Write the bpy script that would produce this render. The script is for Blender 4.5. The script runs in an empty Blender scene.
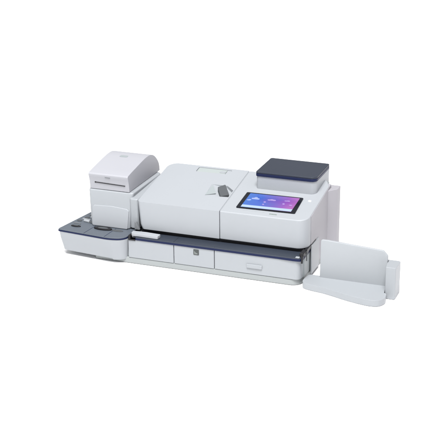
import bpy, bmesh, math, random
from mathutils import Vector, Matrix
random.seed(4)
sc = bpy.context.scene
C = sc.collection

# ------------------------------------------------------------------ camera
cam_d = bpy.data.cameras.new('camera')
cam = bpy.data.objects.new('camera', cam_d); C.objects.link(cam)
F, YAW, PITCH, ROLL = 1200.0, 0.35665, 0.35605, -0.00586
f = Vector((-math.sin(YAW)*math.cos(PITCH), math.cos(YAW)*math.cos(PITCH), -math.sin(PITCH)))
r0 = Vector((math.cos(YAW), math.sin(YAW), 0)); u0 = r0.cross(f)
r = math.cos(ROLL)*r0 + math.sin(ROLL)*u0; u = -math.sin(ROLL)*r0 + math.cos(ROLL)*u0
m = Matrix((( r.x, u.x, -f.x, 1.9721), (r.y, u.y, -f.y, -4.64578), (r.z, u.z, -f.z, 2.09708), (0, 0, 0, 1)))
cam.matrix_world = m
cam_d.sensor_width = 36; cam_d.lens = 36*F/447
cam_d.clip_start = 0.05; cam_d.clip_end = 500
sc.camera = cam

# ------------------------------------------------------------------ light
w = bpy.data.worlds.new('World'); sc.world = w; w.use_nodes = True
# white world fill, tinted lilac and dimmed to the right to colour the flank
wn_ = w.node_tree
wt = wn_.nodes.new('ShaderNodeTexCoord'); wsx = wn_.nodes.new('ShaderNodeSeparateXYZ'); wr = wn_.nodes.new('ShaderNodeValToRGB')
wm = wn_.nodes.new('ShaderNodeMath'); wm.operation = 'MULTIPLY_ADD'; wm.inputs[1].default_value = .5; wm.inputs[2].default_value = .5
wn_.links.new(wt.outputs['Generated'], wsx.inputs[0]); wn_.links.new(wsx.outputs['X'], wm.inputs[0]); wn_.links.new(wm.outputs[0], wr.inputs[0])
wr.color_ramp.elements[0].position = .25; wr.color_ramp.elements[0].color = (.97, .99, 1, 1)
wr.color_ramp.elements[1].position = .9; wr.color_ramp.elements[1].color = (.95, .89, .96, 1)
wn_.links.new(wr.outputs[0], wn_.nodes['Background'].inputs[0])
wn_.nodes['Background'].inputs[1].default_value = 0.54

def area(name, loc, target, size, sizey, power, col=(1, 1, 1)):
    d = bpy.data.lights.new(name, 'AREA'); d.shape = 'RECTANGLE'; d.size = size; d.size_y = sizey
    d.energy = power; d.color = col
    o = bpy.data.objects.new(name, d); C.objects.link(o); o.location = loc
    o.rotation_euler = (Vector(target)-Vector(loc)).to_track_quat('-Z', 'Y').to_euler()
    return o
area('overhead_softbox', (1.3, -4.6, 10.6), (0.2, 1.9, 0), 5.0, 4.0, 2750, (1, 0.99, 0.985))

sc.view_settings.view_transform = 'Standard'
sc.view_settings.look = 'None'
sc.view_settings.exposure = 0.0
sc.view_settings.gamma = 1.0

# ------------------------------------------------------------------ materials
def mat(name, col, rough=.45, spec=.5, var=.03, bump=.0, scale=900, emis=None):
    M = bpy.data.materials.new(name); M.use_nodes = True
    nt = M.node_tree; b = nt.nodes['Principled BSDF']
    b.inputs['Roughness'].default_value = rough
    b.inputs['Specular IOR Level'].default_value = spec
    tc = nt.nodes.new('ShaderNodeTexCoord')
    n = nt.nodes.new('ShaderNodeTexNoise'); n.inputs['Scale'].default_value = 5; n.inputs['Detail'].default_value = 4
    nt.links.new(tc.outputs['Object'], n.inputs['Vector'])
    mr = nt.nodes.new('ShaderNodeMapRange')
    mr.inputs['To Min'].default_value = 1-var; mr.inputs['To Max'].default_value = 1+var
    nt.links.new(n.outputs['Fac'], mr.inputs['Value'])
    mx = nt.nodes.new('ShaderNodeVectorMath'); mx.operation = 'SCALE'
    mx.inputs[0].default_value = col
    nt.links.new(mr.outputs[0], mx.inputs['Scale'])
    nt.links.new(mx.outputs[0], b.inputs['Base Color'])
    if bump:
        n2 = nt.nodes.new('ShaderNodeTexNoise'); n2.inputs['Scale'].default_value = scale; n2.inputs['Detail'].default_value = 2
        nt.links.new(tc.outputs['Object'], n2.inputs['Vector'])
        bp = nt.nodes.new('ShaderNodeBump'); bp.inputs['Strength'].default_value = bump; bp.inputs['Distance'].default_value = .0006
        nt.links.new(n2.outputs['Fac'], bp.inputs['Height']); nt.links.new(bp.outputs[0], b.inputs['Normal'])
    if emis:
        b.inputs['Emission Color'].default_value = (*emis, 1); b.inputs['Emission Strength'].default_value = 1
    return M
WHITE = mat('white_plastic', (.284, .303, .321), .42, .4, .02, .25)
WHITE_TOP = mat('pale_plastic', (.304, .323, .343), .45, .4, .02, .25)
LIDM = mat('lavender_white_plastic', (.330, .336, .362), .45, .4, .02, .25)
SIDE_TINT = mat('lilac_shade_plastic', (.300, .295, .318), .5, .35, .02, .25)  # white plastic with the lilac light of the right side mixed into its colour
COOL = mat('cool_grey_plastic', (.262, .292, .300), .45, .4, .02, .2)
SKIRT = mat('skirt_plastic', (.265, .285, .287), .5, .35, .02, .2)
DECK = mat('slate_plastic', (.029, .036, .050), .42, .3, .08, .4, 700)
FDECK = mat('feeder_slate_plastic', (.085, .10, .120), .42, .35, .08, .4, 700)
PLAT = mat('platter_slate', (.021, .027, .041), .42, .3, .08, .5, 900)
NAVY = mat('navy_trim', (.006, .011, .045), .45, .18, .05)
BLACK = mat('black_plastic', (.008, .008, .010), .45, .3, .05)
GLASS = mat('black_glass', (.004, .005, .009), .2, .25, .0)
LEVER = mat('dark_grey_rubber', (.066, .072, .078), .6, .3, .1, .5)
BRKT = mat('mid_grey_rubber', (.15, .16, .17), .6, .3, .1, .3)
CLEAR = mat('frosted_window', (.30, .335, .330), .35, .5, .02)
TABLE = mat('white_sweep', (.95, .95, .95), .8, .1, .0)

def screen_mat():
    M = bpy.data.materials.new('lit_screen'); M.use_nodes = True
    nt = M.node_tree; b = nt.nodes['Principled BSDF']
    b.inputs['Base Color'].default_value = (.01, .01, .01, 1); b.inputs['Roughness'].default_value = .15
    tc = nt.nodes.new('ShaderNodeTexCoord'); sp = nt.nodes.new('ShaderNodeSeparateXYZ')
    nt.links.new(tc.outputs['Generated'], sp.inputs[0])
    n = nt.nodes.new('ShaderNodeTexNoise'); n.inputs['Scale'].default_value = 2.2; n.inputs['Detail'].default_value = 2
    nt.links.new(tc.outputs['Generated'], n.inputs['Vector'])
    a = nt.nodes.new('ShaderNodeMath'); a.operation = 'MULTIPLY_ADD'; a.inputs[1].default_value = .35
    nt.links.new(n.outputs['Fac'], a.inputs[0]); nt.links.new(sp.outputs['X'], a.inputs[2])
    s = nt.nodes.new('ShaderNodeMath'); s.operation = 'SUBTRACT'; s.inputs[1].default_value = .17
    nt.links.new(a.outputs[0], s.inputs[0])
    cr = nt.nodes.new('ShaderNodeValToRGB'); e = cr.color_ramp
    e.elements[0].position = 0; e.elements[0].color = (.045, .20, .72, 1)
    e.elements[1].position = 1; e.elements[1].color = (.50, .15, .56, 1)
    k = e.elements.new(.3); k.color = (.06, .16, .72, 1)
    k = e.elements.new(.52); k.color = (.17, .13, .62, 1)
    k = e.elements.new(.8); k.color = (.34, .10, .58, 1)
    nt.links.new(s.outputs[0], cr.inputs[0])
    nt.links.new(cr.outputs[0], b.inputs['Emission Color']); b.inputs['Emission Strength'].default_value = .95
    return M
SCREEN = screen_mat()
BAR = mat('screen_bar', (.02, .02, .02), .2, .5, 0, emis=(.55, .72, .95))
ICON = mat('screen_icon', (.02, .02, .02), .2, .5, 0, emis=(.42, .52, .92))
ICON2 = mat('screen_icon_pink', (.02, .02, .02), .2, .5, 0, emis=(.50, .36, .80))

# ------------------------------------------------------------------ helpers
def empty(name, loc, label, cat, group=None):
    o = bpy.data.objects.new(name, None); C.objects.link(o); o.location = loc
    o['label'] = label; o['category'] = cat
    if group: o['group'] = group
    return o
def link(name, bm, material, parent=None, bevel=0, seg=3, ang=35, smooth=True):
    bmesh.ops.recalc_face_normals(bm, faces=bm.faces)
    me = bpy.data.meshes.new(name); bm.to_mesh(me); bm.free()
    if smooth:
        for p in me.polygons: p.use_smooth = True
        me.set_sharp_from_angle(angle=math.radians(ang+5)) if not bevel else None
    me.materials.append(material)
    o = bpy.data.objects.new(name, me); C.objects.link(o)
    if parent:
        o.parent = parent
        q = Vector((0, 0, 0)); pp = parent
        while pp: q += pp.location; pp = pp.parent
        o.location = -q            # meshes are written in world coordinates
    if bevel:
        b = o.modifiers.new('bevel', 'BEVEL'); b.width = bevel; b.segments = seg
        b.limit_method = 'ANGLE'; b.angle_limit = math.radians(ang); b.harden_normals = False
        wn = o.modifiers.new('wn', 'WEIGHTED_NORMAL'); wn.keep_sharp = True
    return o
def rpoly(pts, rad, seg=7):
    """round the corners of a polygon; rad a number or one per corner"""
    n = len(pts); out = []
    rs = rad if isinstance(rad, (list, tuple)) else [rad]*n
    for i in range(n):
        p = Vector(pts[i]); a = Vector(pts[i-1]); b = Vector(pts[(i+1) % n]); R = rs[i]
        if R <= 0: out.append(tuple(p)); continue
        da = (a-p); db = (b-p); la = da.length; lb = db.length; da.normalize(); db.normalize()
        th = da.angle(db)
        t = min(R/math.tan(th/2), la*.49, lb*.49); RR = t*math.tan(th/2)
        c = p + (da+db).normalized()*(RR/math.sin(th/2))
        s = p+da*t; e = p+db*t
        v0 = s-c; v1 = e-c; an = math.atan2(v0.x*v1.y-v0.y*v1.x, v0.dot(v1))
        for k in range(seg+1):
            q = an*k/seg; out.append((c.x+v0.x*math.cos(q)-v0.y*math.sin(q), c.y+v0.x*math.sin(q)+v0.y*math.cos(q)))
    return out
def loft(bm, rings, caps=True):
    vs = [[bm.verts.new(p) for p in rg] for rg in rings]
    n = len(vs[0])
    for a, b in zip(vs[:-1], vs[1:]):
        for i in range(n): bm.faces.new((a[i], a[(i+1) % n], b[(i+1) % n], b[i]))
    if caps: bm.faces.new(vs[0]); bm.faces.new(vs[-1])
def slab(out, z0, z1, bm=None):
    bm = bm or bmesh.new()
    g0 = z0 if callable(z0) else (lambda x, y: z0)
    g1 = z1 if callable(z1) else (lambda x, y: z1)
    loft(bm, [[(x, y, g0(x, y)) for x, y in out], [(x, y, g1(x, y)) for x, y in out]])
    return bm
def box(x0, x1, y0, y1, z0, z1, bm=None):
    return slab([(x0, y0), (x1, y0), (x1, y1), (x0, y1)], z0, z1, bm)
def side(prof, x0, x1, bm=None):
    bm = bm or bmesh.new()
    loft(bm, [[(x0, y, z) for y, z in prof], [(x1, y, z) for y, z in prof]])
    return bm
def front(prof, y0, y1, bm=None):
    bm = bm or bmesh.new()
    loft(bm, [[(x, y0, z) for x, z in prof], [(x, y1, z) for x, z in prof]])
    return bm
def cyl(bm, a, b, R, seg=20):
    a = Vector(a); b = Vector(b); d = (b-a).normalized()
    s = d.orthogonal().normalized(); t = d.cross(s)
    loft(bm, [[tuple(p+s*R*math.cos(2*math.pi*k/seg)+t*R*math.sin(2*math.pi*k/seg)) for k in range(seg)] for p in (a, b)])
    return bm
def cut(o, bm):
    """carve a solid out of a mesh object (applied at once, the cutter is thrown away)"""
    me = bpy.data.meshes.new('cutter'); bmesh.ops.recalc_face_normals(bm, faces=bm.faces); bm.to_mesh(me); bm.free()
    c = bpy.data.objects.new('cutter', me); C.objects.link(c)
    md = o.modifiers.new('cut', 'BOOLEAN'); md.operation = 'DIFFERENCE'; md.object = c; md.solver = 'EXACT'
    bpy.context.view_layer.update()
    dg = bpy.context.evaluated_depsgraph_get()
    new = bpy.data.meshes.new_from_object(o.evaluated_get(dg))
    o.modifiers.clear(); o.data = new
    bpy.data.objects.remove(c); bpy.data.meshes.remove(me)
def topz(x, y): return .285+.158*(y-.06)
def on(dz): return lambda x, y: topz(x, y)+dz

# ------------------------------------------------------------------ setting
tb = link('tabletop', box(-40, 40, -30, 60, -.05, 0), TABLE, smooth=False); tb['kind'] = 'structure'

# ------------------------------------------------------------------ the mailing machine
R0 = empty('mailing_machine', (0.05, .2, 0), 'long white mailing machine with lit colour touchscreen and slate scale platter on top', 'mailing machine')

# base
bs = link('base_skirt', slab(rpoly([(-.398, .002), (.596, .002), (.612, .46), (-.398, .46)], [.01, .05, .02, .02]), .0015, .030), SKIRT, R0, .004)
bb = link('base_body', slab(rpoly([(-.36, .012), (.6025, .012), (.6025, .45), (-.36, .45)], [.01, .045, .02, .02]), .030, .121), COOL, R0, .003)
def fpanel(x0, x1, rl=.0, rr=.0):
    y1 = .055
    out = rpoly([(x0, 0), (x1, 0), (x1+.0005, y1), (x0, y1)], [rl, rr, 0, 0])
    return out
P1 = link('front_panel', slab(fpanel(-.225, -.0015), .0305, .1215), WHITE, R0, .0025)
P2 = link('front_panel', slab(fpanel(.0015, .1945), .0305, .1215), WHITE, R0, .0025)
P3 = link('front_panel', slab(fpanel(.1975, .597, 0, .045), .0305, .1215), WHITE, R0, .0025)
# raised grip outlined on the long panel
link('handle', front(rpoly([(.350, .0600), (.422, .0600), (.422, .0775), (.350, .0775)], .003, 4), -.0055, .002), WHITE, P3, .0015)
# emblem
em = link('emblem', front(rpoly([(.0965, .0865), (.1225, .0865), (.1225, .1125), (.0965, .1125)], .002, 3), -.0016, .001), mat('dark_badge', (.035, .042, .04), .35, .5, .1), P2)
bm = bmesh.new(); front([(.1005, .0905), (.1165, .0905), (.1165, .097), (.109, .097), (.1005, .106)], -.0022, -.0012, bm)
link('emblem_mark', bm, mat('grey_badge', (.14, .155, .15), .4, .5, .1), P2)

# deck strip
dk = rpoly([(-.192, -.002), (.50, -.002), (.565, -.0045), (.6035, -.002), (.6035, .30), (-.192, .30)], [.012, .10, .06, .045, 0, 0], 12)
def dz(x, y): return .1335 + (.0 if x < .5 else (x-.5)*.02)
deck = link('deck', slab(dk, lambda x, y: .124, dz), DECK, R0, .003)
link('deck_trim', slab([(x*1.0005, y-.0012 if y < .05 else y) for x, y in dk], .1195, lambda x, y: dz(x, y)-.0042), NAVY, R0, .0015)
for x in (0.0, .196): link('deck_seam', box(x-.0008, x+.0008, 0.0, .06, .1334, .1341), BLACK, R0, smooth=False)
bm = bmesh.new(); box(-.19, .59, .075, .30, .1342, .1518, bm)
link('transport_slot', bm, BLACK, R0)
# dark rods and catch at the right mouth of the slot
bm = bmesh.new(); cyl(bm, (.6035, .0, .113), (.6035, .0, .150), .0042, 12)
link('guide_rod', bm, BLACK, R0)
bm = bmesh.new(); cyl(bm, (.609, .055, .105), (.609, .055, .150), .0025, 12)
link('guide_rod', bm, LEVER, R0)
bm = bmesh.new(); box(.588, .607, .012, .07, .137, .1525, bm)
link('slot_catch', bm, BLACK, R0, .003)
bm = bmesh.new(); box(.574, .592, -.003, .012, .1352, .1385, bm)
link('slot_pin', bm, WHITE, R0, .0015)
bm = bmesh.new(); side([(.06, .138), (.20, .148), (.20, .156), (.06, .154)], .597, .609, bm)
link('exit_slot', bm, BLACK, R0)

# main covers
lc = rpoly([(-.202, .062), (.1975, .062), (.1975, .47), (-.206, .47)], [.016, 0, 0, .05])
def ring(out, z, dx=0, cx=0):
    return [(x+dx if x < cx else x, y, z(x, y) if callable(z) else z) for x, y in out]
bm = bmesh.new()
loft(bm, [ring(lc, .153, .018, -.15), ring(lc, .175, .009, -.15), ring(lc, on(0))])
LC = link('left_cover', bm, WHITE_TOP, R0)
# paper outlet hollow and the rear window pocket
flo = lambda x, y: topz(x, y) - .001 - .016*max(0, min(1, (x-.085)/.09))
hol = [(.082, .186), (.192, .196), (.192, .262), (.150, .30), (.074, .30)]
cut(LC, slab(hol, flo, on(.05)))
win = rpoly([(-.052, .436), (.112, .448), (.112, .462), (-.052, .458)], .002, 3)
win = rpoly([(-.050, .408), (.118, .412), (.118, .455), (-.050, .455)], .006, 4)
cut(LC, slab(win, on(-.005), on(.05)))
def addbev(o, wd, seg=3, ang=38):
    for p in o.data.polygons: p.use_smooth = True
    b = o.modifiers.new('bevel', 'BEVEL'); b.width = wd; b.segments = seg; b.limit_method = 'ANGLE'; b.angle_limit = math.radians(ang)
    wn = o.modifiers.new('wn', 'WEIGHTED_NORMAL'); wn.keep_sharp = True
addbev(LC, .0045, 4)
W_ = link('window', slab(rpoly([(-.046, .411), (.095, .415), (.095, .452), (-.046, .452)], .004, 4), on(-.0045), on(-.0012)), CLEAR, LC, .001)
link('window_tab', slab(rpoly([(.066, .419), (.092, .419), (.092, .436), (.066, .436)], .003, 4), on(-.0012), on(.0004)), WHITE, LC, .0004)

rc = rpoly([(.1998, .062), (.606, .062), (.607, .41), (.580, .462), (.1998, .47)], [0, .050, .02, .02, 0], 10)
bm = bmesh.new(); loft(bm, [ring(rc, .152), ring(rc, on(0))])
RC = link('control_cover', bm, WHITE_TOP, R0, .0045, 4)
link('cover_joint', slab([(.1968, .070), (.2004, .070), (.2004, .465), (.1968, .465)], .20, on(-.0022)), WHITE, R0, smooth=False)
# lever in the outlet hollow and the clear flap beside it
LV = bmesh.new()
pts = [(.120, .252), (.146, .284), (.190, .214), (.156, .190)]
slab(rpoly(pts, .004, 3), lambda x, y: topz(x, y)-.014, lambda x, y: topz(x, y)+.004+(.010 if y > .235 else .0), LV)
link('release_lever', LV, LEVER, LC, .0015)
bm = bmesh.new()
loft(bm, [[(.080, .192, topz(0, .192)-.0006), (.122, .222, topz(0, .222)-.004), (.080, .296, topz(0, .296)-.0006)],
          [(.080, .192, topz(0, .192)+.0012), (.122, .222, topz(0, .222)-.002), (.080, .296, topz(0, .296)+.0012)]])
link('paper_flap', bm, BRKT if 0 else COOL, LC)

# touchscreen
DP = link('display', slab(rpoly([(.260, .108), (.534, .114), (.530, .260), (.262, .256)], .006, 5), on(-.002), on(.0045)), GLASS, R0, .0015)
scr = [(.2800, .1155), (.5130, .1220), (.5150, .2510), (.2820, .2470)]
link('screen', slab(scr, on(.0040), on(.0050)), SCREEN, DP, smooth=False)
link('screen_bar', slab([(.2805, .1160), (.5125, .1225), (.5135, .1430), (.2810, .1360)], on(.0048), on(.0054)), BAR, DP, smooth=False)
def blob(bm, cx, cy, rx, ry, seg=20):
    slab([(cx+rx*math.cos(2*math.pi*k/seg), cy+ry*math.sin(2*math.pi*k/seg)) for k in range(seg)], on(.0048), on(.0055+random.random()*.0002), bm)
bm = bmesh.new()
for a in ((.313, .201, .010, .006), (.322, .206, .009, .009), (.331, .201, .010, .006)): blob(bm, *a)
slab([(.306, .195), (.338, .195), (.338, .200), (.306, .200)], on(.0048), on(.00585), bm)
link('screen_icon', bm, ICON, DP, smooth=False)
bm = bmesh.new(); blob(bm, .295, .183, .009, .0045); blob(bm, .300, .187, .006, .004); link('screen_icon', bm, ICON, DP, smooth=False)
bm = bmesh.new()
for a in ((.386, .203, .008, .0045), (.397, .206, .009, .006), (.408, .205, .009, .005)): blob(bm, *a)
link('screen_icon', bm, ICON2, DP, smooth=False)
bm = bmesh.new(); blob(bm, .372, .180, .0055, .005); link('screen_icon', bm, ICON2, DP, smooth=False)
bm = bmesh.new(); blob(bm, .372, .158, .0045, .004); link('screen_icon', bm, ICON2, DP, smooth=False)
bm = bmesh.new()
for a in ((.462, .211, .007, .003), (.473, .213, .008, .004)): blob(bm, *a)
link('screen_icon', bm, ICON2, DP, smooth=False)
bm = bmesh.new(); blob(bm, .460, .182, .0055, .005); link('screen_icon', bm, ICON2, DP, smooth=False)
bm = bmesh.new(); blob(bm, .494, .178, .007, .0035); link('screen_icon', bm, ICON2, DP, smooth=False)
# brand line under the screen: groove and small grey mark, and the white status lamp
bm = bmesh.new()
slab([(.295, .0960), (.400, .0966), (.400, .0980), (.295, .0974)], on(-.001), on(.0004), bm)
link('groove', bm, COOL, RC, smooth=False)
bm = bmesh.new(); x = .424
for wd in (.005, .004, .006, .004, .005, .003):
    slab([(x, .0855), (x+wd, .0857), (x+wd, .0925), (x, .0923)], on(.0001), on(.0006), bm); x += wd+.0014
link('brand_mark', bm, mat('green_grey_print', (.15, .19, .17), .5, .4, 0), RC, smooth=False)
link('power_button', slab(rpoly([(.556, .239), (.570, .239), (.570, .250), (.556, .250)], .004, 5), on(-.001), on(.0015)), mat('white_button', (.85, .85, .87), .3), RC, .0006)

# weighing scale on the rear of the control cover
S1 = link('scale_body', slab(rpoly([(.2885, .3065), (.573, .3065), (.5745, .529), (.2885, .529)], [.012, .028, .01, .01]), .30, .391), WHITE_TOP, R0, .004)
so = rpoly([(.286, .302), (.575, .302), (.575, .530), (.286, .530)], [.012, .028, .012, .012])
link('platter_trim', slab(so, .3845, .398), NAVY, S1, .002)
link('platter', slab([(x*.999+.0004, y*.998+.0008) for x, y in so], .3982, .4065), PLAT, S1, .0025)

# right flank: added slab and rear column, coloured with the side's reflected lilac light
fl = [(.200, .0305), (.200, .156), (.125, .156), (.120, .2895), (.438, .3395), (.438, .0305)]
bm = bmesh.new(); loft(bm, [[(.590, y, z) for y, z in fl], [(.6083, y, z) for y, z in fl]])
link('side_tint_panel', bm, SIDE_TINT, R0, .0008)
link('rear_column', slab(rpoly([(.585, .385), (.6090, .385), (.643, .430), (.643, .478), (.585, .478)], [0, 0, .01, .004, 0]), .0015, .3225), SIDE_TINT, R0, .003)
link('rear_housing', box(-.19, .584, .4705, .498, .03, .33), COOL, R0, .004)
link('outlet_panel', slab(rpoly([(.6065, .125), (.6125, .125), (.6135, .24), (.6065, .24)], .002), .014, .150), WHITE, R0, .002)

# grey bracket, finger plate and hinge between feeder and cover
link('finger_plate', slab(rpoly([(-.216, .036), (-.212, .008), (-.080, .004), (-.076, .034), (-.150, .040)], [.004, .006, .006, .006, 0]), .1345, .1495), WHITE_TOP, R0, .002)
bm = bmesh.new(); front([(-.214, .150), (-.190, .150), (-.196, .165), (-.205, .187), (-.214, .187)], .050, .064, bm)
link('rubber_bracket', bm, BRKT, R0, .002)
bm = bmesh.new(); box(-.222, -.213, -.003, .02, .116, .140, bm); box(-.2131, -.188, -.003, .02, .1163, .1215, bm)
link('hinge', bm, BLACK, R0)
# upright between tower and cover
link('neck_panel', slab(rpoly([(-.252, .084), (-.207, .080), (-.207, .40), (-.252, .40)], [.012, .012, 0, 0]), .14, lambda x, y: .285+.05*(y-.06)), WHITE, R0, .006)

# ------------------------------------------------------------------ feeder bin
top_ = [(-.574, -.022), (-.300, -.050), (-.226, -.030), (-.226, .10), (-.226, .25), (-.528, .25)]
rt = [.010, .16, .055, .0, .02, .02]
def scaled(pts, il, ir, ifr):
    out = []
    for x, y in pts:
        out.append((x + (il if x < -.5 else (-ir if x > -.23 else 0)), y + (ifr if y < 0 else 0)))
    return out
bm = bmesh.new()
rs = []
for z, il, ir, ifr in ((.015, .020, .014, .030), (.022, .014, .006, .022), (.09, .006, .002, .006), (.123, .004, .0, .0)):
    rs.append([(x, y, z + (.006 if z < .05 else 0)*(x+.3 < 0)) for x, y in rpoly(scaled(top_, il, ir, ifr), rt, 10)])
loft(bm, rs)
BN = link('feeder_bin', bm, WHITE_TOP, R0, .003)
td = rpoly(top_, rt, 10)
link('bin_trim', slab([(x-.0012 if x < -.5 else x, y-.0012 if y < 0 else y) for x, y in td], .1232, .1300), NAVY, BN, .0015)
FD = link('feeder_deck', slab(td, .1302, .1345), FDECK, R0, .0015)
for (x0, y0, x1, y1) in ((-.434, -.035, -.424, .070), (-.326, -.044, -.318, .066)):
    link('deck_seam', slab([(x0, y0), (x0+.002, y0), (x1+.002, y1), (x1, y1)], .1340, .1350), NAVY, FD, smooth=False)
def oval(cx, cy, rx, ry, z0, z1, bm=None):
    return slab([(cx+rx*math.cos(k*math.pi/14), cy+ry*math.sin(k*math.pi/14)) for k in range(28)], z0, z1, bm)
link('feed_wheel', oval(-.508, .036, .025, .011, .1345, .1375), BLACK, FD, .001)
link('feed_wheel', oval(-.372, .044, .046, .018, .1345, .1405), BLACK, FD, .001)
link('feed_wheel', oval(-.455, .102, .014, .012, .1345, .139), LEVER, FD, .001)
link('feed_wheel', oval(-.525, .108, .012, .009, .1345, .1375), LEVER, FD, .001)
link('feed_wheel', oval(-.508, .155, .012, .009, .1345, .1375), LEVER, FD, .001)
link('guide_roller', cyl(bmesh.new(), (-.500, .108, .139), (-.468, .100, .139), .0070), WHITE_TOP, FD, .0015)
link('guide_roller', cyl(bmesh.new(), (-.490, .160, .139), (-.462, .154, .139), .0065), WHITE_TOP, FD, .0015)
link('guide_rail', slab(rpoly([(-.538, .070), (-.500, .066), (-.499, .071), (-.537, .075)], .001, 2), .1344, .1385), BRKT, FD, .0008)
link('guide_rail', slab(rpoly([(-.522, .130), (-.478, .126), (-.477, .132), (-.521, .136)], .001, 2), .1344, .1400), WHITE_TOP, FD, .0008)
link('guide_rail', slab(rpoly([(-.512, .186), (-.474, .183), (-.473, .190), (-.511, .193)], .001, 2), .1344, .1400), BRKT, FD, .0008)
for (cx, cy, rx, ry) in ((-.508, .036, .013, .005), (-.372, .044, .026, .009)):
    link('wheel_hub', oval(cx, cy, rx, ry, .1345, .1412), LEVER, FD, .0008)
bm = bmesh.new(); oval(-.30, .045, .03, .012, .1345, .1362, bm)
link('feed_wheel', bm, LEVER, FD, .0006)

# feeder tower
bm = bmesh.new()
def tower_ring(z, x0, x1, y0):
    return [(x, y, z) for x, y in rpoly([(x0, y0), (x1, y0+.002), (x1+.002, .44), (x0+.004, .44)], [.012, .012, .03, .03], 6)]
loft(bm, [tower_ring(.1345, -.448, -.252, .074), tower_ring(.20, -.455, -.248, .082), tower_ring(.285, -.463, -.240, .094), tower_ring(.307, -.465, -.237, .097)])
TW = link('feeder_tower', bm, WHITE, R0, .008, 4)
bm = bmesh.new()
pf = [(-.441, .1365), (-.260, .1365), (-.256, .222), (-.266, .231), (-.345, .237), (-.432, .233), (-.441, .226)]
def yfront(z): return .074+(z-.1345)*.133
loft(bm, [[(x, yfront(z)-.0035, z) for x, z in rpoly(pf, .006, 3)], [(x, yfront(z)+.004, z) for x, z in rpoly(pf, .006, 3)]])
link('front_plate', bm, WHITE_TOP, TW, .0025)
bm = bmesh.new(); front([(-.2435, .1445), (-.236, .1445), (-.240, .20), (-.2435, .20)], .085, .094, bm)
link('side_latch', bm, COOL, TW, .001)

# lid on the tower
def crom(P, n=6):
    out = []
    for i in range(len(P)-1):
        p0 = Vector(P[max(i-1, 0)]); p1 = Vector(P[i]); p2 = Vector(P[i+1]); p3 = Vector(P[min(i+2, len(P)-1)])
        for k in range(n):
            t = k/n
            out.append(tuple(.5*((2*p1)+(p2-p0)*t+(2*p0-5*p1+4*p2-p3)*t*t+(3*p1-p0-3*p2+p3)*t**3)))
    return out+[tuple(P[-1])]
pr = [(.100, .3085), (.096, .345), (.090, .368), (.086, .381), (.087, .386), (.092, .3895)] + crom([(.13, .3965), (.20, .407), (.255, .4150), (.30, .4195), (.345, .4180), (.385, .405), (.42, .380), (.445, .350), (.453, .325), (.455, .3085)], 6)
bm = bmesh.new()
xs = lambda t: (-.458, -.252)
loft(bm, [[(-.457-.008*(y-.1)/.35*0, y, z) for y, z in pr], [(-.257, y, z) for y, z in pr]])
LD = link('feeder_lid', bm, LIDM, R0, .005, 4, 50)
link('label_slot', front(rpoly([(-.428, .3410), (-.276, .3365), (-.276, .3395), (-.428, .3445)], 0), .094, .110), BLACK, LD, smooth=False)
bm = bmesh.new(); cyl(bm, (-.427, .0955, .3425), (-.427, .104, .3425), .0038, 14)
link('slot_pin', bm, BLACK, LD)
bm = bmesh.new()
front([(-.374, .3705), (-.348, .3698), (-.348, .3733), (-.374, .3740)], .0874, .095, bm)
link('lid_mark', bm, BRKT, LD, smooth=False)
lz = lambda y: .384+(y-.078)*.182
bm = bmesh.new(); slab(rpoly([(-.385, .272), (-.345, .272), (-.345, .296), (-.385, .296)], .008, 5), .405, .4195, bm)
link('lid_button', bm, COOL, LD, .001)

# ------------------------------------------------------------------ catch tray
R1 = empty('catch_tray', (.82, 0, 0), 'empty white catch tray with upright back plate, standing right of the long machine', 'tray')
tb0 = crom([(.612, .078), (.6065, .040), (.6075, .004), (.622, -.014), (.660, -.026), (.710, -.036), (.765, -.054), (.83, -.078), (.90, -.096), (.943, -.0995), (.972, -.088), (.988, -.056), (.9855, -.020), (.9800, -.007)], 6) + [(.9728, -.0045), (.9665, .05), (.9665, .085), (.620, .085)]
link('tray_base', slab(tb0, .0015, .030), WHITE, R1, .006, 4)
pl = rpoly([(.6665, .024), (.966, .024), (.966, .168), (.945, .190), (.700, .2045), (.6665, .2045)], [0, .0, .012, .014, .1, .008], 5)
bm = bmesh.new(); loft(bm, [[(x, .068+(z-.03)*.03, z) for x, z in pl], [(x, .080+(z-.03)*.03, z) for x, z in pl]])
link('back_plate', bm, mat('tray_plate_plastic', (.318, .338, .356), .45, .4, .02, .25), R1, .002)
bk = rpoly([(.9750, .0), (1.018, .0), (1.020, .098), (.930, .098), (.930, .0865), (.9685, .0865), (.9685, .05)], [.002, .006, .014, .006, 0, 0, 0], 5)
link('side_block', slab(bk, .0015, lambda x, y: .147-.004*y/.1), WHITE, R1, .004, 4)
